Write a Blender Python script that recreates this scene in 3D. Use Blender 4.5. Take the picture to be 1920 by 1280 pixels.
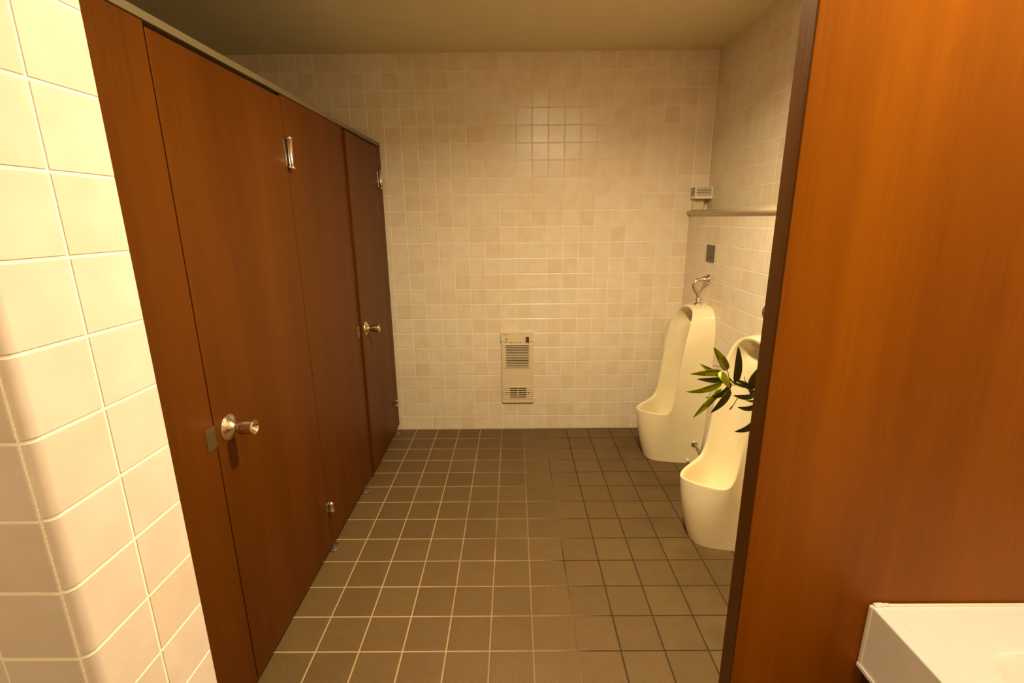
import bpy, bmesh, math, random
from mathutils import Vector, Matrix
from mathutils.bvhtree import BVHTree

for o in list(bpy.data.objects): bpy.data.objects.remove(o)
S = bpy.context.scene
C = S.collection
random.seed(7)

# ------------------------------------------------------------------ camera
F = Vector((-0.00516, 0.96888, -0.24748)); Rt = Vector((0.99996, 0.00306, -0.0089)); Up = Vector((0.00787, 0.24752, 0.96885))
cam_d = bpy.data.cameras.new('camera'); cam = bpy.data.objects.new('camera', cam_d); C.objects.link(cam)
cam_d.sensor_width = 36; cam_d.lens = 899.17 / 1920 * 36; cam_d.clip_start = 0.02; cam_d.clip_end = 50
cam.matrix_world = Matrix(((Rt.x, Up.x, -F.x, 0), (Rt.y, Up.y, -F.y, 0), (Rt.z, Up.z, -F.z, 1.43745), (0, 0, 0, 1)))
S.camera = cam

# ------------------------------------------------------------------ light and exposure
W = bpy.data.worlds.new('world'); S.world = W; W.use_nodes = True
W.node_tree.nodes['Background'].inputs[0].default_value = (1, .7, .4, 1)
W.node_tree.nodes['Background'].inputs[1].default_value = 0.0
S.view_settings.view_transform = 'Standard'; S.view_settings.look = 'None'
S.view_settings.exposure = 0.0; S.view_settings.gamma = 1; S.view_settings.use_curve_mapping = False
WARM = (1.0, .815, .50)
def lamp(loc, power, size, col=WARM, spread=180):
    l = bpy.data.lights.new('lamp_light', 'AREA'); l.shape = 'DISK'; l.size = size; l.energy = power; l.color = col
    l.spread = math.radians(spread)
    o = bpy.data.objects.new('lamp_light', l); o.location = loc; C.objects.link(o); return o
LA = (.25, 1.25, 2.318)      # over the stalls aisle
LB = (.675, .36, 2.318)      # over the washbasin
L_FILL = (-.9, -.6, 2.318)      # unseen fill lamp, added behind the viewer to brighten the near left wall end
LAMP_A = lamp(LA, 49, .13, spread=158)
LAMP_B = lamp(LB, 11.5, .13)
LAMP_FILL = lamp(L_FILL, 9, .13)

# ------------------------------------------------------------------ helpers
def link(name, bm, mat, parent=None, smooth=False, bevel=0, seg=2, subsurf=0, label=None):
    bmesh.ops.recalc_face_normals(bm, faces=bm.faces[:])
    me = bpy.data.meshes.new(name); bm.to_mesh(me); bm.free()
    for p in me.polygons: p.use_smooth = smooth
    o = bpy.data.objects.new(name, me); C.objects.link(o)
    mats = mat if isinstance(mat, (list, tuple)) else [mat]
    for m in mats: me.materials.append(m)
    if bevel:
        b = o.modifiers.new('bevel', 'BEVEL'); b.width = bevel; b.segments = seg; b.limit_method = 'ANGLE'; b.harden_normals = False
    if subsurf:
        s = o.modifiers.new('sub', 'SUBSURF'); s.levels = subsurf; s.render_levels = subsurf
    if parent:
        o.parent = parent
        if parent.type == 'EMPTY' or parent.parent is not None or True:
            o.matrix_parent_inverse = world_of(parent).inverted()
    if label: o['label'] = label
    return o
def world_of(o):
    m = Matrix.LocRotScale(o.location, o.rotation_euler, o.scale)
    return world_of(o.parent) @ o.matrix_parent_inverse @ m if o.parent else m
def box(bm, x0, x1, y0, y1, z0, z1, mi=0):
    v = [bm.verts.new((x, y, z)) for x in (x0, x1) for y in (y0, y1) for z in (z0, z1)]
    for f in ((0, 1, 3, 2), (4, 6, 7, 5), (0, 4, 5, 1), (2, 3, 7, 6), (0, 2, 6, 4), (1, 5, 7, 3)):
        bm.faces.new([v[i] for i in f]).material_index = mi
    return v
def B(*a, **k):
    bm = bmesh.new(); box(bm, *a, **k); return bm
def lathe(bm, prof, origin, axis, n=32, caps=True):
    """prof: (r, t) along the axis."""
    a = Vector(axis).normalized(); u = a.orthogonal().normalized(); w = a.cross(u); o = Vector(origin)
    rings = []
    for r, t in prof:
        if r < 1e-6: rings.append([bm.verts.new(o + a * t)])
        else: rings.append([bm.verts.new(o + a * t + (u * math.cos(2 * math.pi * i / n) + w * math.sin(2 * math.pi * i / n)) * r) for i in range(n)])
    for p, q in zip(rings, rings[1:]):
        for i in range(n):
            j = (i + 1) % n
            if len(p) == 1 and len(q) == 1: continue
            if len(p) == 1: bm.faces.new((p[0], q[i], q[j]))
            elif len(q) == 1: bm.faces.new((p[i], p[j], q[0]))
            else: bm.faces.new((p[i], p[j], q[j], q[i]))
    if caps:
        for r in (rings[0], rings[-1]):
            if len(r) > 2: bm.faces.new(r)
def catmull(P, n=8):
    P = [Vector(p) for p in P]; Q = [2 * P[0] - P[1]] + P + [2 * P[-1] - P[-2]]; out = []
    for i in range(1, len(Q) - 2):
        for k in range(n):
            t = k / n; a, b, c, d = Q[i - 1:i + 3]
            out.append(.5 * ((2 * b) + (c - a) * t + (2 * a - 5 * b + 4 * c - d) * t * t + (3 * b - a - 3 * c + d) * t ** 3))
    return out + [P[-1]]
def tube(bm, pts, r, n=14, smooth_n=8):
    pts = catmull(pts, smooth_n) if smooth_n else [Vector(p) for p in pts]
    u = None; rings = []
    for i, p in enumerate(pts):
        t = (pts[min(i + 1, len(pts) - 1)] - pts[max(i - 1, 0)]).normalized()
        u = (u - t * u.dot(t)).normalized() if u is not None else t.orthogonal().normalized()
        w = t.cross(u); rr = r(i / (len(pts) - 1)) if callable(r) else r
        rings.append([bm.verts.new(p + (u * math.cos(2 * math.pi * k / n) + w * math.sin(2 * math.pi * k / n)) * rr) for k in range(n)])
    for a, b in zip(rings, rings[1:]):
        for k in range(n): bm.faces.new((a[k], a[(k + 1) % n], b[(k + 1) % n], b[k]))
    bm.faces.new(rings[0]); bm.faces.new(rings[-1])
def thing(name, loc, label, cat, group=None):
    o = bpy.data.objects.new(name, None); C.objects.link(o); o.location = loc; o.empty_display_size = .1
    return tag(o, label, cat, group)
def tag(o, label, cat, group=None):
    o['label'] = label; o['category'] = cat
    if group: o['group'] = group
    return o
def struct(o, label=None, cat=None):
    o['kind'] = 'structure'
    if label: o['label'] = label
    if cat: o['category'] = cat
    return o

# ------------------------------------------------------------------ materials
def newmat(name):
    m = bpy.data.materials.new(name); m.use_nodes = True
    nt = m.node_tree; return m, nt, nt.nodes['Principled BSDF']
def N(nt, t, **k):
    n = nt.nodes.new(t)
    for a, b in k.items(): setattr(n, a, b)
    return n
def math_(nt, op, a, b=None, c=None):
    n = N(nt, 'ShaderNodeMath', operation=op)
    for i, v in enumerate((a, b, c)):
        if v is None: continue
        if isinstance(v, (int, float)): n.inputs[i].default_value = v
        else: nt.links.new(v, n.inputs[i])
    return n.outputs[0]
def maprange(nt, v, a, b, c=0., d=1., smooth=True):
    n = N(nt, 'ShaderNodeMapRange'); n.interpolation_type = 'SMOOTHSTEP' if smooth else 'LINEAR'
    nt.links.new(v, n.inputs[0])
    for i, x in enumerate((a, b, c, d)): n.inputs[i + 1].default_value = x
    return n.outputs[0]
def mix(nt, f, a, b, mode='MIX'):
    n = N(nt, 'ShaderNodeMix', data_type='RGBA', blend_type=mode)
    for s, v in ((n.inputs[0], f), (n.inputs[6], a), (n.inputs[7], b)):
        if isinstance(v, (int, float)): s.default_value = v
        elif isinstance(v, tuple): s.default_value = (*v, 1)
        else: nt.links.new(v, s)
    return n.outputs[2]
def noise(nt, vec, scale, detail=3, rough=.5):
    n = N(nt, 'ShaderNodeTexNoise'); n.inputs['Scale'].default_value = scale; n.inputs['Detail'].default_value = detail; n.inputs['Roughness'].default_value = rough
    nt.links.new(vec, n.inputs['Vector']); return n.outputs['Fac']
def plain(name, col, rough=.5, metal=0, spec=.5, bump=0, bscale=400, coat=0):
    m, nt, p = newmat(name)
    tc = N(nt, 'ShaderNodeTexCoord').outputs['Object']
    f = noise(nt, tc, 9, 4)
    c = mix(nt, f, tuple(x * .93 for x in col), tuple(min(1, x * 1.07) for x in col))
    nt.links.new(c, p.inputs['Base Color'])
    p.inputs['Roughness'].default_value = rough; p.inputs['Metallic'].default_value = metal
    p.inputs['Specular IOR Level'].default_value = spec; p.inputs['Coat Weight'].default_value = coat
    if bump:
        b = N(nt, 'ShaderNodeBump'); b.inputs['Distance'].default_value = bump
        nt.links.new(noise(nt, tc, bscale, 2), b.inputs['Height']); nt.links.new(b.outputs[0], p.inputs['Normal'])
    return m
def tilemat(name, ax, pitch, off, grout_w, tones, grout, rough=.3, spec=.5, speck=0, pillow=.0006, tilt=.0004, floor=False):
    """square tiles drawn in object space on the two axes ax; tones = four tile colours."""
    m, nt, p = newmat(name)
    tc = N(nt, 'ShaderNodeTexCoord').outputs['Object']
    sp = N(nt, 'ShaderNodeSeparateXYZ'); nt.links.new(tc, sp.inputs[0])
    fr = []; cell = []
    for a, pt, of in zip(ax, pitch, off):
        t = math_(nt, 'DIVIDE', math_(nt, 'SUBTRACT', sp.outputs[a], of), pt)
        cell.append(math_(nt, 'FLOOR', t)); fr.append(math_(nt, 'FRACT', t))
    d = []
    for f, pt in zip(fr, pitch):
        d.append(math_(nt, 'MULTIPLY', math_(nt, 'MINIMUM', f, math_(nt, 'SUBTRACT', 1, f)), pt))
    e = math_(nt, 'MINIMUM', d[0], d[1])
    mask = maprange(nt, e, grout_w * .42, grout_w * .62)
    cb = N(nt, 'ShaderNodeCombineXYZ'); nt.links.new(cell[0], cb.inputs[0]); nt.links.new(cell[1], cb.inputs[1])
    wn = N(nt, 'ShaderNodeTexWhiteNoise', noise_dimensions='3D'); nt.links.new(cb.outputs[0], wn.inputs['Vector'])
    ws = N(nt, 'ShaderNodeSeparateColor'); nt.links.new(wn.outputs['Color'], ws.inputs[0])
    cr = N(nt, 'ShaderNodeValToRGB'); cr.color_ramp.interpolation = 'LINEAR'
    els = cr.color_ramp.elements
    els[0].position = 0; els[0].color = (*tones[0], 1); els[1].position = 1; els[1].color = (*tones[3], 1)
    for q, t in ((.4, tones[1]), (.8, tones[2])): x = els.new(q); x.color = (*t, 1)
    nt.links.new(wn.outputs['Value'], cr.inputs[0])
    col = cr.outputs[0]
    fine = noise(nt, tc, 14, 4)
    col = mix(nt, maprange(nt, fine, .3, .7), col, mix(nt, 1.0, col, (.93, .92, .9), 'MULTIPLY'))
    if speck:
        sn = noise(nt, tc, speck, 2, .7)
        col = mix(nt, maprange(nt, sn, .35, .65), mix(nt, 1.0, col, (.72, .70, .66), 'MULTIPLY'), mix(nt, 1.0, col, (1.22, 1.22, 1.2), 'MULTIPLY'))
    if floor:
        # lighter joints towards the stalls, darker joints towards the urinals, patches between
        big = noise(nt, tc, 3.2, 3); sm = noise(nt, tc, 9, 2)
        x = math_(nt, 'ADD', sp.outputs[0], math_(nt, 'MULTIPLY', math_(nt, 'SUBTRACT', big, .5), .5))
        y = math_(nt, 'SUBTRACT', x, math_(nt, 'MULTIPLY', math_(nt, 'SUBTRACT', sm, .5), .5))
        g1 = mix(nt, maprange(nt, y, -.5, .1), grout[0], grout[1])
        g = mix(nt, maprange(nt, x, .08, .32), g1, grout[2])
        blotch = noise(nt, tc, 4.5, 3, .6)
        wet = math_(nt, 'MULTIPLY', maprange(nt, sp.outputs[0], .45, .8), maprange(nt, blotch, .38, .62))
        col = mix(nt, math_(nt, 'MULTIPLY', wet, .45), col, mix(nt, 1.0, col, (.5, .47, .33), 'MULTIPLY'))  # tile colour goes darker in patches towards the urinals
    else: g = grout
    nt.links.new(mix(nt, mask, g, col), p.inputs['Base Color'])
    nt.links.new(maprange(nt, mask, 0, 1, .85, rough), p.inputs['Roughness'])
    p.inputs['Specular IOR Level'].default_value = spec
    h = math_(nt, 'MULTIPLY', maprange(nt, e, grout_w * .35, grout_w * 1.1), pillow)
    for i in (0, 1):
        h = math_(nt, 'ADD', h, math_(nt, 'MULTIPLY', math_(nt, 'MULTIPLY', math_(nt, 'SUBTRACT', ws.outputs[i], .5), math_(nt, 'SUBTRACT', fr[i], .5)), math_(nt, 'MULTIPLY', mask, tilt)))
    h = math_(nt, 'ADD', h, math_(nt, 'MULTIPLY', noise(nt, tc, 30 if not floor else 500, 2), 0.00006 if not floor else .0005))
    b = N(nt, 'ShaderNodeBump'); b.inputs['Distance'].default_value = 1.0; b.inputs['Strength'].default_value = 1
    nt.links.new(h, b.inputs['Height']); nt.links.new(b.outputs[0], p.inputs['Normal'])
    return m
def woodmat(name, dark, mid, lite, rough=.38, axis='z', chips=False, seed=0., spec=.45):
    m, nt, p = newmat(name)
    tc = N(nt, 'ShaderNodeTexCoord').outputs['Object']
    mp = N(nt, 'ShaderNodeMapping'); mp.inputs['Scale'].default_value = {'z': (1, 1, .05), 'y': (1, .05, 1)}[axis]; mp.inputs['Location'].default_value = (seed, seed, seed)
    nt.links.new(tc, mp.inputs[0]); v = mp.outputs[0]
    a = noise(nt, v, 9, 5, .6); b = noise(nt, v, 110, 5, .7)
    mp2 = N(nt, 'ShaderNodeMapping'); mp2.inputs['Scale'].default_value = {'z': (1, 1, .25), 'y': (1, .25, 1)}[axis]; mp2.inputs['Location'].default_value = (seed + 3, seed, seed)
    nt.links.new(tc, mp2.inputs[0]); c = noise(nt, mp2.outputs[0], 4, 3, .5)
    t = math_(nt, 'ADD', math_(nt, 'MULTIPLY', a, .45), math_(nt, 'ADD', math_(nt, 'MULTIPLY', b, .25), math_(nt, 'MULTIPLY', c, .3)))
    cr = N(nt, 'ShaderNodeValToRGB'); e = cr.color_ramp.elements
    e[0].position = .36; e[0].color = (*dark, 1); e[1].position = .66; e[1].color = (*lite, 1)
    x = e.new(.5); x.color = (*mid, 1)
    nt.links.new(t, cr.inputs[0]); col = cr.outputs[0]
    if chips:
        vo = N(nt, 'ShaderNodeTexVoronoi'); vo.inputs['Scale'].default_value = 11; nt.links.new(tc, vo.inputs['Vector'])
        vs = N(nt, 'ShaderNodeSeparateColor'); nt.links.new(vo.outputs['Color'], vs.inputs[0])
        k = math_(nt, 'MULTIPLY', math_(nt, 'LESS_THAN', vo.outputs['Distance'], .016), math_(nt, 'GREATER_THAN', vs.outputs[0], .75))
        col = mix(nt, k, col, (.75, .65, .5))
    nt.links.new(col, p.inputs['Base Color'])
    nt.links.new(maprange(nt, b, .2, .8, rough - .04, rough + .08), p.inputs['Roughness'])
    p.inputs['Specular IOR Level'].default_value = spec; p.inputs['Specular Tint'].default_value = (1, .62, .22, 1)
    bp = N(nt, 'ShaderNodeBump'); bp.inputs['Distance'].default_value = .00012
    nt.links.new(b, bp.inputs['Height']); nt.links.new(bp.outputs[0], p.inputs['Normal'])
    return m

TP = .0993                                                    # wall tile pitch
CREAM = [(.775, .640, .45), (.81, .69, .505), (.825, .715, .545), (.79, .69, .535)]
WGROUT = (.88, .80, .64)
M_back = tilemat('cream_tile_back', (0, 2), (.09948, TP), (-.77846, 0), .0042, CREAM, WGROUT, rough=.27, spec=.65, pillow=.0010, tilt=.0006)
M_rlow = tilemat('cream_tile_right_lower', (1, 2), (TP, TP), (2.144, 0), .0042, CREAM, WGROUT, rough=.28)
M_rup = tilemat('cream_tile_right_upper', (1, 2), (TP, TP), (2.148, 0), .0042, CREAM, WGROUT, rough=.28)
FL = [(.126, .073, .026), (.135, .079, .028), (.142, .084, .030), (.134, .075, .026)]
M_floor = tilemat('brown_floor_tile', (0, 1), (.15, .15), (-.69318, 2.98241), .0050, FL,
                  ((.40, .28, .145), (.22, .135, .06), (.035, .022, .008)), rough=.55, spec=.35, speck=330, pillow=.001, tilt=.0003, floor=True)
M_ceil = plain('ceiling_paint', (.78, .70, .48), .9, spec=.2, bump=.0006, bscale=700)
M_tilegeo = tilemat('cream_glazed_tile', (1, 2), (TP, TP), (.489 + .104, .007), .00001, [(.68, .55, .43), (.70, .58, .485), (.72, .60, .52), (.70, .585, .50)], (.8, .7, .5), rough=.22, pillow=0, tilt=0)
M_grout = plain('cream_grout', (.90, .83, .68), .9, bump=.001, bscale=300)
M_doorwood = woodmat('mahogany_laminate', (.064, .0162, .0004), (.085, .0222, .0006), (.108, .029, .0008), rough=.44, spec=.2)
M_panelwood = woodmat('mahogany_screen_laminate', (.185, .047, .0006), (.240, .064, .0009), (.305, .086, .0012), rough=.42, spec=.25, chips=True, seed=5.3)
M_edgewood = woodmat('mahogany_edge_band', (.046, .014, .0006), (.064, .020, .0008), (.095, .031, .0012), rough=.45, spec=.25, chips=True, seed=2.1)
M_rail = plain('bronze_anodised_rail', (.19, .145, .075), .5, .4)
M_steel = plain('brushed_stainless', (.62, .55, .44), .26, 1)
M_chrome = plain('chrome', (.72, .68, .62), .12, 1)
M_brass = plain('brass_satin', (.74, .62, .42), .22, 1)
M_plate = plain('strike_plate_metal', (.26, .19, .10), .4, .9)
M_foot = plain('dark_steel_foot', (.24, .20, .14), .35, .8)
M_ceramic = plain('ivory_ceramic', (.84, .73, .46), .09, spec=.6, coat=.3)
M_beige = plain('beige_plastic', (.72, .60, .40), .45)
M_beige2 = plain('beige_plastic_lid', (.66, .55, .36), .45)
M_cream = plain('cream_plastic', (.86, .76, .58), .5)
M_dark = plain('dark_slot', (.015, .01, .005), .8)
M_ink = plain('grey_ink', (.16, .12, .07), .6)
M_switch = plain('brown_rocker', (.07, .05, .018), .35)
M_sensor = plain('olive_sensor_plate', (.13, .11, .07), .35, .5)
M_glass = plain('sensor_window', (.015, .013, .008), .15)
M_ledge = plain('glazed_ledge_tile', (.74, .63, .40), .25)
M_counter = plain('white_counter_resin', (.92, .91, .89), .32, bump=.00005, bscale=800)
M_cab = plain('dark_cabinet_laminate', (.03, .018, .008), .5)
M_caulk = plain('white_caulk', (.88, .83, .72), .5)
M_leafd = plain('dark_green_leaf', (.034, .052, .003), .45, bump=.0004, bscale=200)
M_leafm = plain('mid_green_leaf', (.15, .22, .003), .42, bump=.0004, bscale=200)
M_leafb = plain('bright_green_leaf', (.32, .45, .004), .42, bump=.0004, bscale=200)
M_stem = plain('green_brown_stem', (.06, .06, .015), .6)
M_pot = plain('terracotta_pot', (.28, .12, .06), .7)
M_soil = plain('dry_soil', (.05, .035, .02), .95, bump=.004, bscale=60)
M_white = plain('white_enamel', (.8, .78, .74), .4)
mg = bpy.data.materials.new('lamp_glow'); mg.use_nodes = True
_p = mg.node_tree.nodes['Principled BSDF']; _p.inputs['Emission Color'].default_value = (*WARM, 1); _p.inputs['Emission Strength'].default_value = 170
M_glow = mg

# ------------------------------------------------------------------ room shell
YB = 3.138; H = 2.383; XL = -2.25; YN = -1.6; XU = 1.215; XW = 1.11; LEDGE = 1.478
def st(name, label, mat, *b, bev=0):
    o = struct(link(name, B(*b), mat, bevel=bev), label, 'structure' if False else name.split('_')[0]); return o
st('floor', 'brown square floor tiles of the washroom', M_floor, XL, XU + .1, YN, YB + .1, -.08, 0)
st('ceiling', 'plain painted ceiling above the stalls', M_ceil, XL, XU + .1, YN, YB + .1, H, H + .08)
st('wall_back', 'cream tiled wall at the far end', M_back, XL, XU + .1, YB, YB + .1, 0, H)
st('wall_right', 'cream tiled wall on the right above the ledge', M_rup, XU, XU + .1, YN, YB, 0, H)
st('wall_right_lower', 'projecting cream tiled lower wall behind the urinals', M_rlow, XW, XU, .83, YB, 0, LEDGE - .028)
st('wall_left', 'cream tiled wall behind the stalls', M_rup, XL - .1, XL, YN, YB, 0, H)
st('wall_front', 'cream tiled wall behind the viewer', M_back, XL, XU + .1, YN - .1, YN, 0, H)

# ledge: bullnose cap running along the lower wall
bm = bmesh.new(); pr = []
for i in range(13):
    a = math.radians(-90 - 180 * i / 12); pr.append((XW - .004 + .014 * math.cos(a), LEDGE - .014 + .014 * math.sin(a)))
pr = [(XU, LEDGE - .028)] + pr + [(XU, LEDGE)]
vs = [[bm.verts.new((x, y, z)) for x, z in pr] for y in (.83, YB)]
for i in range(len(pr)): j = (i + 1) % len(pr); bm.faces.new((vs[0][i], vs[0][j], vs[1][j], vs[1][i]))
bm.faces.new(vs[0]); bm.faces.new(vs[1])
o = struct(link('trim_1', bm, M_ledge, smooth=False, bevel=0), 'rounded cream ledge capping the lower right wall', 'trim')
for p in o.data.polygons: p.use_smooth = len(p.vertices) == 4

# near left wall end: real bevelled tiles over a grout bed
X1 = -.545; Y0 = .489; Y1 = .69; zo = .007
bm = bmesh.new()
pts = [(XL, Y1), (X1 - .0011, Y1)] + [(X1 - .018 + .0169 * math.cos(math.radians(-a)), Y0 + .018 + .0169 * math.sin(math.radians(-a))) for a in (0, 15, 30, 45, 60, 75, 90)] + [(XL, Y0 + .0011)]
lo = [bm.verts.new((x, y, 0)) for x, y in pts]; hi = [bm.verts.new((x, y, H)) for x, y in pts]
bm.faces.new(lo); bm.faces.new(hi)
for i in range(len(pts)): j = (i + 1) % len(pts); bm.faces.new((lo[i], lo[j], hi[j], hi[i]))
me_g = link('wall_left_near', bm, [M_grout, M_tilegeo])
struct(me_g, 'cream tiled wall end in the near left foreground', 'wall')
bm = bmesh.new(); g = .0022; th = .006
rows = range(-1, 25)
for r in rows:
    z0 = max(0.0, zo + r * TP + g); z1 = min(H, zo + (r + 1) * TP - g)
    if z1 - z0 < .01: continue
    # side face, second column
    box(bm, X1 - th, X1, Y0 + .104 + g, min(Y1, Y0 + .104 + TP) - .0005, z0, z1)
    # corner bullnose tile: side face that rolls round the corner
    prof = [(X1 - th, Y0 + .104 - g), (X1, Y0 + .104 - g)]
    R = .018
    for i in range(19):
        a = math.radians(0 - 62 * i / 18); prof.append((X1 - R + R * math.cos(a), Y0 + R + R * math.sin(a)))
    prof += [(X1 - .0096, Y0 + .0021 + th)]
    lo = [bm.verts.new((x, y, z0)) for x, y in prof]; hi = [bm.verts.new((x, y, z1)) for x, y in prof]
    for i in range(len(prof)): j = (i + 1) % len(prof); bm.faces.new((lo[i], lo[j], hi[j], hi[i]))
    bm.faces.new(lo); bm.faces.new(hi)
    xx = X1 - .0096 - 2 * g
    for c in range(6):
        box(bm, xx - TP + 2 * g, xx, Y0, Y0 + th, z0, z1); xx -= TP
tl = link('wall_tiles', bm, M_tilegeo, parent=me_g, bevel=.0012, seg=3)
tl['label'] = 'glazed cream tiles with rolled corner edges'

# ------------------------------------------------------------------ toilet stall front
PX = -.81; PT = .035; ZB = .05; ZT = 1.866; yA = 1.19; yB = 1.825; yC = 2.44; yD = 3.03; yE = 3.103
part = thing('stall_partition', (PX - PT / 2, 1.9, 0), 'dark mahogany stall partition with metal head rail on small feet', 'partition')
def wpanel(name, y0, y1, parent, zt=ZT, zb=ZB, mat=M_doorwood):
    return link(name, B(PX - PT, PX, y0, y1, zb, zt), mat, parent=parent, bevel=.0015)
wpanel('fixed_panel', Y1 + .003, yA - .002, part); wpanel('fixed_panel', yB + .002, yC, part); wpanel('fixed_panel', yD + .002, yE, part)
bm = bmesh.new(); box(bm, PX - PT - .004, PX + .004, Y1 + .003, yE + .003, ZT + .001, ZT + .021); link('head_rail', bm, M_rail, parent=part, bevel=.002)
bm = bmesh.new(); box(bm, PX - PT, PX + .001, yE + .0005, yE + .0035, ZB, ZT); link('edge_strip', bm, M_rail, parent=part)
for y in (1.02, 1.875, 2.345, 3.06):
    bm = bmesh.new(); lathe(bm, [(.03, 0), (.030, .004), (.022, .007), (.0075, .009), (.0075, ZB + .002)], (PX - PT / 2, y, .001), (0, 0, 1))
    link('adjustable_foot', bm, M_foot, parent=part, smooth=True, bevel=.0008)
def strike(y, parent):
    bm = bmesh.new(); box(bm, PX - .001, PX + .0022, y - .042, y - .004, .846, .906); link('strike_plate', bm, M_plate, parent=parent, bevel=.001, label='bent metal strike plate')
strike(yA + .003, part); strike(yC + .003, part)

def stall_door(y0, y1, ajar, label):
    root = thing('stall_door', (PX, y1, 0), label, 'stall door', 'stall doors')
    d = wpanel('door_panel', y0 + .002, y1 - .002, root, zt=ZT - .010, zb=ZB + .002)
    kz = .874; ky = y0 + .062
    bm = bmesh.new(); lathe(bm, [(0, .0), (.0345, .0), (.0345, .003), (.0325, .0055), (.0315, .006), (.0125, .020), (.0115, .024), (.0125, .030), (.0185, .033), (.0210, .038), (.0215, .055), (.0205, .070), (.0200, .0745), (.0190, .0755), (.0175, .0740), (.0045, .058), (0, .0575)], (PX, ky, kz), (1, 0, 0), n=40, caps=False)
    k = link('door_knob', bm, M_brass, parent=root, smooth=True, label='satin metal knob with a hollow end')
    bm = bmesh.new(); lathe(bm, [(.0, -.0), (.0375, 0), (.0375, .0015), (.0355, .0028), (0, .0028)], (PX, ky, kz), (1, 0, 0), n=40, caps=False)
    link('rosette', bm, M_brass, parent=k, smooth=True)
    # upper hinge: leaf and spring barrel
    hz0, hz1 = 1.618, 1.728
    bm = bmesh.new(); box(bm, PX - .001, PX + .003, y1 - .016, y1 - .003, hz0 + .008, hz1 - .008)
    hp = link('hinge', bm, M_steel, parent=root, bevel=.001)
    bm = bmesh.new(); lathe(bm, [(0, 0), (.0095, 0), (.0112, .003), (.0112, .009), (.0092, .0105), (.0092, .0995), (.0112, .101), (.0112, .107), (.0095, .110), (0, .110)], (PX + .012, y1 + .006, hz0), (0, 0, 1), n=24, caps=False)
    link('hinge_barrel', bm, M_steel, parent=hp, smooth=True)
    # lower pivot
    bm = bmesh.new(); box(bm, PX - .001, PX + .004, y1 - .020, y1 + .014, .222, .262)
    lp = link('pivot_hinge', bm, M_steel, parent=root, bevel=.001)
    bm = bmesh.new(); lathe(bm, [(0, 0), (.011, 0), (.0115, .003), (.0095, .005), (.0095, .033), (.011, .036), (.0105, .040), (.004, .041), (.004, .044), (0, .044)], (PX + .014, y1 + .002, .220), (0, 0, 1), n=24, caps=False)
    link('pivot_barrel', bm, M_steel, parent=lp, smooth=True)
    root.rotation_euler.z = -ajar
    return root
stall_door(yA, yB, 0, 'near mahogany stall door, closed, with the larger knob in view')
stall_door(yC + .014, yD, -math.radians(1.0), 'far mahogany stall door standing slightly ajar beside the back wall')

# ------------------------------------------------------------------ right screen
sx = .418; sy = .75; sy1 = .792
scr = thing('privacy_screen', (sx, sy, 0), 'tall orange-brown mahogany screen beside the washbasin', 'partition')
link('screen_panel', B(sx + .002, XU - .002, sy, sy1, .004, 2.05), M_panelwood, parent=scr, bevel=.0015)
link('edge_band', B(sx, sx + .002, sy + .0005, sy1 - .0005, .004, 2.05), M_edgewood, parent=scr, bevel=.0006, label='darker wooden end edge with scuffs')

# ------------------------------------------------------------------ washbasin counter
sy -= 0; cx = .660; cz = .735; cy0 = -.1
ctr = thing('washbasin_counter', (cx, sy, 0), 'white resin washbasin counter against the mahogany screen', 'counter')
bm = bmesh.new()
nx, ny = 70, 90; XC = XU - .006
bx, by, ba, bb = .968, .395, .213, .25    # basin centre and half axes
def topz(x, y):
    z = cz
    ex = x - cx
    z -= .0022 * min(1, max(0, (ex - .022) / .012)) ** 1
    dx = (x - bx) / ba; dy = (y - by) / bb
    r = (abs(dx) ** 7 + abs(dy) ** 7) ** (1 / 7)
    if r < 1:
        t = 1 - r
        z -= .13 * (1 - (1 - min(1, t * 3.2)) ** 2.0)
    return z
gx = [cx + (XC - cx) * (i / nx) for i in range(nx + 1)]
gy = [cy0 + (sy - .001 - cy0) * (i / ny) for i in range(ny + 1)]
V = [[bm.verts.new((x, y, topz(x, y))) for y in gy] for x in gx]
for i in range(nx):
    for j in range(ny): bm.faces.new((V[i][j], V[i + 1][j], V[i + 1][j + 1], V[i][j + 1]))
# skirts
def skirt(a, zb):
    w = [bm.verts.new((v.co.x, v.co.y, zb)) for v in a]
    for i in range(len(a) - 1): bm.faces.new((a[i], a[i + 1], w[i + 1], w[i]))
ap = cz - .137
skirt(V[0], ap); skirt([V[i][0] for i in range(nx + 1)], ap); skirt([V[i][ny] for i in range(nx + 1)], ap); skirt(V[nx], ap)
top = link('counter_top', bm, M_counter, parent=ctr, bevel=.003, seg=3)
for p in top.data.polygons: p.use_smooth = abs(p.normal.z) > .2 and bx - ba - .01 < p.center.x
bm = bmesh.new(); box(bm, cx - .0035, cx + .001, cy0, sy - .002, ap - .003, ap + .005); link('bottom_lip', bm, M_counter, parent=ctr, bevel=.001)
bm = bmesh.new(); box(bm, cx + .004, cx - .0015, sy - .010, sy - .001, ap, cz - .002); link('corner_bead', bm, M_caulk, parent=ctr, bevel=.002)
bm = bmesh.new(); tube(bm, [(cx + .004, sy - .006, cz + .001), (cx + .03, sy - .006, cz + .0025), (cx + .05, sy - .005, cz), (XU - .01, sy - .005, cz)], lambda t: .0045 if t < .2 else .003, n=8)
link('sealant_bead', bm, M_caulk, parent=ctr, smooth=True)
bm = bmesh.new(); lathe(bm, [(0, 0), (.022, 0), (.022, .003), (.016, .004), (0, .002)], (bx, by, cz - .1325), (0, 0, 1), n=24, caps=False); link('drain', bm, M_chrome, parent=ctr, smooth=True)
link('base_cabinet', B(cx + .012, XC, cy0 + .06, sy - .003, .002, ap - .004), M_cab, parent=ctr, bevel=.002)
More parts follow.
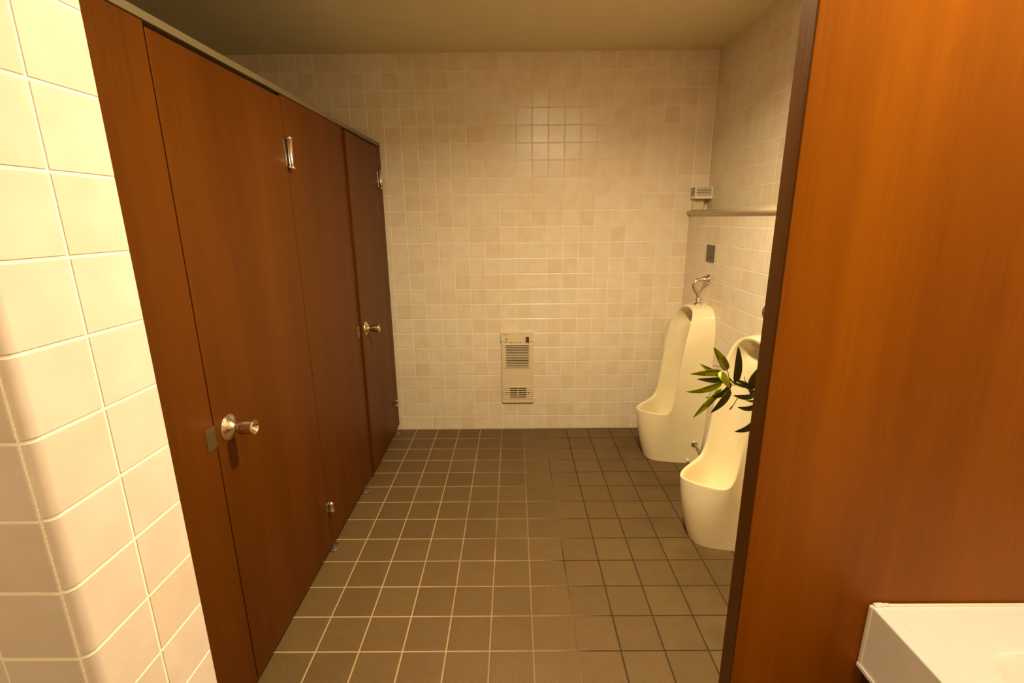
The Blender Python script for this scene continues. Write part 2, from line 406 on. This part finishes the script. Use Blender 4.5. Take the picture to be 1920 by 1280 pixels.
# mirror-side tap
bm = bmesh.new(); tube(bm, [(bx + .222, by, cz - .01), (bx + .222, by, cz + .10), (bx + .20, by, cz + .15), (bx + .13, by, cz + .15), (bx + .10, by, cz + .12)], .011)
link('tap', bm, M_chrome, parent=ctr, smooth=True)

# ------------------------------------------------------------------ urinals
Rr = [(.37, 0, .31), (.359, .030, .312), (.328, .069, .315), (.283, .109, .319), (.24, .143, .325), (.213, .162, .345), (.199, .166, .39), (.190, .168, .46), (.181, .168, .56), (.170, .167, .68), (.153, .162, .79), (.132, .148, .87), (.115, .118, .915), (.104, .068, .935), (.100, 0, .941)]
Oo = [(.307, 0, 0), (.304, .025, 0), (.295, .05, 0), (.275, .075, 0), (.237, .091, 0), (.18, .104, 0), (.1, .116, 0), (0, .127, 0), (0, .15, .25), (0, .168, .5), (0, .175, .7), (0, .172, .83), (0, .14, .925), (0, .08, .950), (0, 0, .953)]
I2 = [(.31, 0, .20), (.30, .036, .20), (.275, .075, .2), (.24, .108, .2), (.2, .128, .21), (.170, .138, .24), (.158, .143, .30), (.148, .145, .40), (.138, .145, .5), (.125, .143, .62), (.108, .140, .775), (.085, .132, .85), (.070, .104, .892), (.062, .060, .910), (.058, 0, .916)]
I3 = [(.25, 0, .14), (.245, .03, .14), (.23, .055, .14), (.2, .075, .14), (.17, .085, .15), (.13, .09, .17), (.095, .1, .24), (.075, .105, .38), (.068, .108, .5), (.062, .108, .62), (.062, .110, .83), (.016, .112, .848), (.014, .092, .885), (.014, .052, .902), (.014, 0, .906)]
I4 = [(.2, 0, .125), (.19, 0, .122), (.175, 0, .12), (.155, 0, .118), (.13, 0, .118), (.105, 0, .125), (.07, 0, .2), (.056, 0, .36), (.052, 0, .5), (.049, 0, .62), (.056, 0, .828), (.012, 0, .838), (.012, 0, .86), (.012, 0, .88), (.012, 0, .89)]
def urinal(yc, label):
    root = thing('urinal', (XW, yc, 0), label, 'urinal', 'floor-standing urinals on the right wall')
    K = len(Rr)
    def lerp(a, b, t): return tuple(p + (q - p) * t for p, q in zip(a, b))
    rings = [Oo]
    for f in (.93, .8, .6, .4, .22, .10, .03):
        ring = []
        for k in range(K):
            R, O = Rr[k], Oo[k]
            w = min(1, max(0, (k - 3) / 4))
            lin = lerp(R, O, f)
            fb = f
            su = 1 - math.cos(fb * math.pi / 2); sv = math.sin(fb * math.pi / 2)
            su = su * .55 + fb * .45
            cur = (R[0] + (O[0] - R[0]) * su, R[1] + (O[1] - R[1]) * sv, R[2] + (O[2] - R[2]) * (sv if k > 10 else fb))
            # the front skirt bulges a little below the lip
            b = .010 * math.sin(math.pi * f) * (1 - w)
            lin = (lin[0] + b, lin[1] + b * (1 if O[1] > 0 else 0), lin[2])
            ring.append(lerp(lin, cur, w))
        rings.append(ring)
    rings.append(Rr)
    I1 = []
    for k, R in enumerate(Rr):
        a = 1 - min(1, k / 6); b = min(1, k / 4) * (1 - max(0, (k - 10) / 4)); c = max(0, (k - 10) / 4)
        I1.append((R[0] - .013 * a - .002, max(0, R[1] - .013 * b - .004 * (R[1] > 0)), R[2] - .015 * c - .001))
    rings += [I1, [lerp(p, q, .25) for p, q in zip(I1, I2)], I2, [lerp(p, q, .5) for p, q in zip(I2, I3)], I3, [lerp(p, q, .55) for p, q in zip(I3, I4)], I4]
    bm = bmesh.new(); grid = []
    for ring in rings:
        full = [(u, v, z) for u, v, z in ring] + [(u, -v, z) for u, v, z in reversed(ring[1:-1])]
        grid.append([bm.verts.new((XW - .001 - u, yc + v, z + .001)) for u, v, z in full])
    n = len(grid[0])
    for a, b in zip(grid, grid[1:]):
        for i in range(n):
            j = (i + 1) % n; bm.faces.new((a[i], a[j], b[j], b[i]))
    bmesh.ops.remove_doubles(bm, verts=bm.verts[:], dist=.0004)
    bmesh.ops.dissolve_degenerate(bm, dist=.0002, edges=bm.edges[:])
    bvh = BVHTree.FromBMesh(bm)
    def side_at(x, z):
        h = bvh.ray_cast(Vector((x, yc - .4, z)), Vector((0, 1, 0)))
        return h[0].y if h[0] else yc - .13
    body = link('urinal_body', bm, M_ceramic, parent=root, smooth=True, subsurf=2)
    # spud on top
    sp = (XW - .050, yc, .952)
    bm = bmesh.new(); lathe(bm, [(0, -.004), (.026, -.004), (.027, .002), (.022, .008), (.013, .013), (.012, .022), (.016, .026), (.016, .034), (.011, .038), (.0085, .044), (0, .044)], sp, (0, 0, 1), n=8 * 3, caps=False)
    link('spud', bm, M_chrome, parent=root, smooth=True)
    # flush pipe in an S from the wall
    bm = bmesh.new(); zf = 1.093
    tube(bm, [(XW - .01, yc, zf), (XW - .040, yc, zf), (XW - .063, yc, zf - .004), (XW - .081, yc, zf - .026), (XW - .078, yc, zf - .052), (XW - .060, yc, zf - .078), (XW - .052, yc, zf - .096), (XW - .050, yc, .985)], .0085)
    fp = link('flush_pipe', bm, M_chrome, parent=root, smooth=True)
    bm = bmesh.new(); lathe(bm, [(0, 0), (.031, 0), (.032, .003), (.027, .010), (.018, .026), (.011, .042), (.0105, .047), (0, .047)], (XW, yc, zf), (-1, 0, 0), n=28, caps=False)
    link('wall_flange', bm, M_chrome, parent=fp, smooth=True)
    # drain cleanout: rosette, elbow and nut low on the side
    bm = bmesh.new(); d = (1.066, side_at(1.066, .132) + .002, .132)
    lathe(bm, [(0, -.004), (.020, -.004), (.020, .003), (.014, .006), (0, .007)], d, (0, -1, 0), n=28, caps=False)
    rs = link('side_rosette', bm, M_steel, parent=root, smooth=True)
    bm = bmesh.new(); tube(bm, [(d[0], d[1] - .004, d[2]), (d[0] + .004, d[1] - .02, d[2] - .006), (d[0] + .022, d[1] - .026, d[2] - .035), (XW - .001, d[1] - .024, d[2] - .055)], .0042)
    link('side_tube', bm, M_chrome, parent=rs, smooth=True)
    bm = bmesh.new(); lathe(bm, [(0, 0), (.009, 0), (.009, .007), (.006, .011), (0, .012)], (1.036, side_at(1.036, .022) + .002, .022), (0, -1, 0), n=20, caps=False)
    link('bolt_cap', bm, M_ceramic, parent=root, smooth=True)
    return root
urinal(2.745, 'far ivory floor-standing urinal with its S-shaped chrome flush pipe in view')
urinal(1.945, 'near ivory floor-standing urinal partly hidden by the mahogany screen and bamboo leaves')
# sensor plates
def sensor(yc, label):
    r = thing('flush_sensor', (XW, yc, 1.19), label, 'sensor')
    link('sensor_plate', B(XW - .005, XW, yc - .052, yc + .052, 1.192, 1.286), M_sensor, parent=r, bevel=.0012)
    link('sensor_window', B(XW - .0065, XW - .003, yc - .020, yc + .020, 1.210, 1.226), M_glass, parent=r, bevel=.0008)
sensor(2.745, 'small olive flush sensor plate on the tiles above the far urinal')

# ------------------------------------------------------------------ wall heater
hx0, hx1, hz0, hz1 = -.092, .131, .201, .703
ht = thing('wall_heater', ((hx0 + hx1) / 2, YB, hz0), 'narrow beige louvred heater recessed in the back wall', 'heater')
hd = .016
def rrect(bm, x0, x1, z0, z1, y0, y1, r, top_r=None):
    rt = r if top_r is None else top_r; pts = []
    for (cxx, czz, a0, rr) in ((x1 - rt, z1 - rt, 0, rt), (x0 + rt, z1 - rt, 90, rt), (x0 + r, z0 + r, 180, r), (x1 - r, z0 + r, 270, r)):
        for i in range(5): a = math.radians(a0 + 90 * i / 4); pts.append((cxx + rr * math.cos(a), czz + rr * math.sin(a)))
    f = [bm.verts.new((x, y0, z)) for x, z in pts]; b = [bm.verts.new((x, y1, z)) for x, z in pts]
    bm.faces.new(f); bm.faces.new(b)
    for i in range(len(pts)): j = (i + 1) % len(pts); bm.faces.new((f[i], f[j], b[j], b[i]))
zs = hz1 - .066     # seam below the control strip
bm = bmesh.new(); rrect(bm, hx0 + .004, hx1, hz0, zs - .002, YB - hd, YB, .010, .002); body = link('front_panel', bm, M_beige, parent=ht, bevel=.0015)
bm = bmesh.new(); rrect(bm, hx0, hx1, zs, hz1, YB - hd + .001, YB, .002, .004); ctl = link('control_strip', bm, M_beige, parent=ht, bevel=.0015)
fy = YB - hd
gw = hx1 - hx0
pz = .0115
g1 = link('upper_grille', B(hx0 + .035, hx1 - .035, fy - .001, fy + .002, zs - .178, zs - .020), M_dark, parent=ht)
bm = bmesh.new()
for i in range(15):
    z = zs - .0205 - i * pz
    box(bm, hx0 + .014, hx1 - .024, fy - .0035, fy - .0005, z - .0030, z + .0030)
link('louvre_slats', bm, M_beige, parent=g1, bevel=.0008)
for s in (0, 1):
    bm = bmesh.new(); lathe(bm, [(0, 0), (.0035, 0), (.0035, .003), (0, .0035)], (hx0 + .040 if s == 0 else hx1 - .040, fy - .003, zs - .026), (0, -1, 0), n=12, caps=False); link('screw', bm, M_dark, parent=ht, smooth=True)
g2 = link('lower_grille', B(hx0 + .058, hx1 - .052, fy - .001, fy + .002, hz0 + .036, hz0 + .108), M_dark, parent=ht)
bm = bmesh.new()
for i in range(6):
    z = hz0 + .034 + i * .0160
    box(bm, hx0 + .010, hx1 - .006, fy - .0035, fy - .0003, z - .004, z + .004)
box(bm, hx0 + .111, hx0 + .116, fy - .004, fy - .0003, hz0 + .036, hz0 + .112)
link('louvre_slats', bm, M_beige, parent=g2, bevel=.0008)
for x in (hx0 + .042, hx1 - .038):
    bm = bmesh.new(); lathe(bm, [(0, 0), (.004, 0), (.004, .0025), (0, .003)], (x, fy - .003, hz0 + .075), (0, -1, 0), n=12, caps=False); link('screw', bm, M_dark, parent=ht, smooth=True)
bm = bmesh.new(); rrect(bm, hx1 - .060, hx1 - .028, zs - .010, zs + .040, fy - .003, fy + .003, .004); hs = link('switch_frame', bm, M_beige2, parent=ht, bevel=.001)
bm = bmesh.new(); rrect(bm, hx1 - .055, hx1 - .033, zs - .005, zs + .035, fy - .006, fy - .002, .003); link('rocker_switch', bm, M_switch, parent=hs, bevel=.001)
bm = bmesh.new(); box(bm, hx0 + .05, hx0 + .150, fy - .0022, fy, zs - .008, zs + .006); sl = link('vent_bar', bm, M_beige2, parent=ht, bevel=.001)
for x in (.033, .072, .133):
    bm = bmesh.new(); lathe(bm, [(0, 0), (.0032, 0), (.0032, .003), (0, .003)], (hx0 + x, fy - .001, zs - .003), (0, -1, 0), n=10, caps=False); link('screw', bm, M_dark, parent=ht)
bm = bmesh.new(); x = hx0 + .014          # maker's mark, a few millimetres high and not legible
for w in (.0035, .004, .003, .004, .004, .002, .0035, .004):
    box(bm, x, x + w, fy - .0006, fy + .002, hz1 - .0160, hz1 - .0125); x += w + .0012
link('maker_mark', bm, M_ink, parent=ctl)
bm = bmesh.new()
for i in range(3): box(bm, hx0 + .034, hx0 + .045, fy - .0006, fy + .002, zs + .012 + i * .0045, zs + .0145 + i * .0045)
link('notice_mark', bm, M_ink, parent=ctl)

# ------------------------------------------------------------------ louvred box in the corner
bx0, bx1, by0, bz0, bz1 = 1.108, XU, 3.058, 1.547, 1.617
af = thing('air_freshener', (XU, YB, LEDGE), 'small cream louvred box in the corner above the ledge', 'air freshener')
cs = link('case', B(bx0, bx1, by0, YB, bz0, bz1), M_cream, parent=af, bevel=.0015)
for face in ('front', 'side'):
    bm = bmesh.new()
    for i in range(6):
        z = bz1 - .0075 - i * .0083
        if face == 'front': box(bm, bx0 + .008, bx1 - .008, by0 - .0006, by0 + .002, z - .0017, z + .0017)
        else: box(bm, bx0 - .0006, bx0 + .002, by0 + .006, YB - .008, z - .0017, z + .0017)
    link('louvre_slots', bm, M_dark, parent=cs)
bm = bmesh.new(); box(bm, bx0 + .012, bx1 - .03, by0 + .045, YB, LEDGE + .002, bz0 - .0005); link('bracket', bm, M_ledge, parent=af, bevel=.004)

# ------------------------------------------------------------------ potted artificial bamboo behind the screen
PXc, PYc = .80, 1.10
pl = thing('potted_bamboo', (PXc, PYc, 0), 'artificial bamboo with slim green leaves reaching past the mahogany screen', 'plant')
bm = bmesh.new(); lathe(bm, [(0, .001), (.085, .001), (.088, .01), (.112, .22), (.12, .222), (.12, .25), (.105, .25), (.103, .22), (0, .22)], (PXc, PYc, 0), (0, 0, 1), n=40, caps=False); link('pot', bm, M_pot, parent=pl, smooth=True, bevel=.002)
bm = bmesh.new(); lathe(bm, [(0, .218), (.1, .218), (.1, .230), (0, .238)], (PXc, PYc, 0), (0, 0, 1), n=40, caps=False); link('soil', bm, M_soil, parent=pl)
for (a, b, top_) in ((-.02, -.01, 1.00), (.03, .02, 1.18), (.0, -.04, 1.10)):
    bm = bmesh.new(); tube(bm, [(PXc + a * .5, PYc + b * .5, .22), (PXc + a, PYc + b, .6), (PXc + a * 1.5, PYc + b, top_)], lambda t: .007 - .003 * t, n=10); link('cane', bm, M_stem, parent=pl, smooth=True)
bm = bmesh.new()
tube(bm, [(PXc - .02, 1.09, .86), (.72, 1.08, .97), (.64, 1.065, 1.020), (.588, 1.06, 1.034), (.5464, 1.05, 1.050), (.5076, 1.045, 1.068), (.487, 1.04, 1.080), (.478, 1.04, 1.088)], lambda t: .0028 - .0014 * t, n=8)
tube(bm, [(.5464, 1.05, 1.046), (.5476, 1.052, 1.052), (.529, 1.048, 1.074), (.5265, 1.047, 1.083)], .0008, n=6)
tube(bm, [(.5560, 1.05, 1.040), (.535, 1.045, 1.037), (.517, 1.043, 1.033), (.505, 1.04, 1.016), (.498, 1.04, 1.005)], lambda t: .0009 + .0008 * (t > .8), n=6)
tube(bm, [(.5464, 1.05, 1.048), (.52, 1.048, 1.063), (.502, 1.046, 1.062), (.497, 1.04, 1.066)], .0009, n=6)
tube(bm, [(.497, 1.05, 1.066), (.486, 1.05, 1.098), (.470, 1.05, 1.105), (.453, 1.05, 1.109)], .0008, n=6)
tube(bm, [(PXc - .02, 1.09, .80), (.70, 1.08, .94), (.59, 1.06, .985), (.566, 1.05, .973)], .0015, n=6)
tube(bm, [(.588, 1.06, 1.020), (.575, 1.055, 1.027), (.557, 1.05, 1.012)], .0010, n=6)
link('branch', bm, M_stem, parent=pl, smooth=True)
def leaf(a, b, w, mats, bend=.006, dy0=0., dy1=0., roll=0., curve=0.):
    """slim lance-shaped leaf with a folded midrib from a to b (x, z); stands round y 1.05."""
    A = Vector((a[0], 1.05 + dy0, a[1])); Bq = Vector((b[0], 1.05 + dy1, b[1])); d = Bq - A; L = d.length; d.normalize()
    nrm = Vector((0, -1, 0)); side = d.cross(nrm).normalized(); nrm = side.cross(d).normalized()
    side = (side * math.cos(roll) + nrm * math.sin(roll)).normalized(); nn = side.cross(d).normalized()
    bm = bmesh.new(); n = 14; rows_ = []
    for i in range(n + 1):
        t = i / n
        ww = w * .61 * (math.sin(math.pi * min(1, t ** .66)) ** .52 if 0 < t < 1 else 0)
        ww *= 1.0 if t < .5 else (1 - ((t - .5) / .5) ** 2 * .35)
        c = A + d * (L * t) + nn * (bend * math.sin(math.pi * t)) + side * (curve * math.sin(math.pi * t))
        rows_.append([bm.verts.new(c + side * (ww * s) + nn * (abs(s) * ww * .22)) for s in (-1, -.5, 0, .5, 1)])
    for i in range(n):
        for j in range(4):
            f = bm.faces.new((rows_[i][j], rows_[i][j + 1], rows_[i + 1][j + 1], rows_[i + 1][j]))
            if len(mats) > 1: f.material_index = 1 if (j >= 2) != (i > n * .55) else 0
    bmesh.ops.remove_doubles(bm, verts=bm.verts[:], dist=1e-5)
    o = link('leaf', bm, mats, parent=pl, smooth=True)
    s = o.modifiers.new('thick', 'SOLIDIFY'); s.thickness = .0005
    return o
D, Md, Br = M_leafd, M_leafm, M_leafb
LV = [((.4865, 1.0972), (.4409, 1.1595), .0160, [Br, Md], dict(dy1=-.02)),
      ((.5075, 1.0690), (.501, 1.1579), .0150, [D], dict(dy0=-.004, dy1=-.01)),
      ((.4744, 1.0929), (.3944, 1.0958), .0130, [Br, Md], dict(dy1=-.02, curve=.003)),
      ((.4850, 1.0840), (.4289, 1.1087), .0112, [D, Md], dict(dy1=.015, curve=-.003)),
      ((.4993, 1.0750), (.4236, 1.0734), .0122, [D], dict(dy1=.01)),
      ((.4790, 1.0673), (.3883, 1.0531), .0126, [Br, Md], dict(dy1=-.02, curve=-.003)),
      ((.4640, 1.0974), (.4831, 1.0644), .0140, [Br], dict(dy0=-.012, dy1=-.03)),
      ((.5001, 1.0672), (.4399, 1.0328), .0112, [D], dict(dy1=-.005, curve=-.009)),
      ((.4784, 1.0537), (.4141, .9849), .0135, [Md, Br], dict(dy1=-.01, curve=.003)),
      ((.4953, 1.0537), (.4502, 1.0012), .0142, [D], dict(dy0=-.008, dy1=-.02)),
      ((.4760, 1.0560), (.4412, .9944), .0085, [Md], dict(dy1=.02)),
      ((.5560, 1.0354), (.5065, 1.0364), .0112, [D], dict(curve=-.002)),
      ((.5660, 1.0130), (.5197, 1.0067), .0112, [D], dict(curve=-.004)),
      ((.5600, 1.0235), (.5366, 1.0237), .0048, [D], {}),
      ((.5700, .9800), (.519, .9444), .0145, [D], dict(curve=-.006)),
      ((.5450, 1.0500), (.5580, 1.1030), .0170, [D], dict(curve=-.006)),
      ((.5432, 1.056), (.5076, 1.0761), .0105, [D], {}),
      ((.5410, 1.0580), (.5000, 1.0680), .0080, [Md, D], {}),
      ((.5520, 1.0380), (.5385, 1.0546), .0088, [D], {}),
      ((.5560, .9560), (.5440, .9480), .006, [D], {})]
for a, b, w, m_, kw in LV: leaf(a, b, w, m_, **kw)
for i in range(16):      # leaves that stay behind the screen
    a = random.uniform(0, 2 * math.pi); z = random.uniform(.85, 1.2); r = random.uniform(.06, .10)
    x0 = PXc + random.uniform(-.03, .05); x1 = x0 + abs(r * math.cos(a)) * .9
    leaf((x0, z), (x1, z + random.uniform(-.05, .04)), .013, random.choice([[D], [Md, D]]), dy0=.05, dy1=.05 + r * math.sin(a), roll=random.uniform(-.6, .6))

# ------------------------------------------------------------------ ceiling lamps (out of the frame)
def fixture(loc, label):
    r = thing('ceiling_lamp', (loc[0], loc[1], H), label, 'ceiling lamp', 'round ceiling downlights')
    bm = bmesh.new(); lathe(bm, [(.078, 0), (.085, -.0), (.085, -.040), (.072, -.042), (.072, -.020), (0, -.018)], (loc[0], loc[1], H - .001), (0, 0, 1), n=40, caps=False)
    link('lamp_housing', bm, M_white, parent=r, smooth=False)
    bm = bmesh.new(); lathe(bm, [(0, -.022), (.070, -.022), (.070, -.040), (.055, -.052), (.03, -.057), (0, -.058)], (loc[0], loc[1], H - .001), (0, 0, 1), n=40, caps=False)
    link('diffuser', bm, M_glow, parent=r, smooth=True)
fixture(LA, 'round ceiling downlight over the aisle between stalls and urinals')
fixture(LB, 'round ceiling downlight over the washbasin')
fixture(L_FILL, 'added fill downlight behind the viewer, brightening the near left wall end')  # housing for the added fill light, no known source here
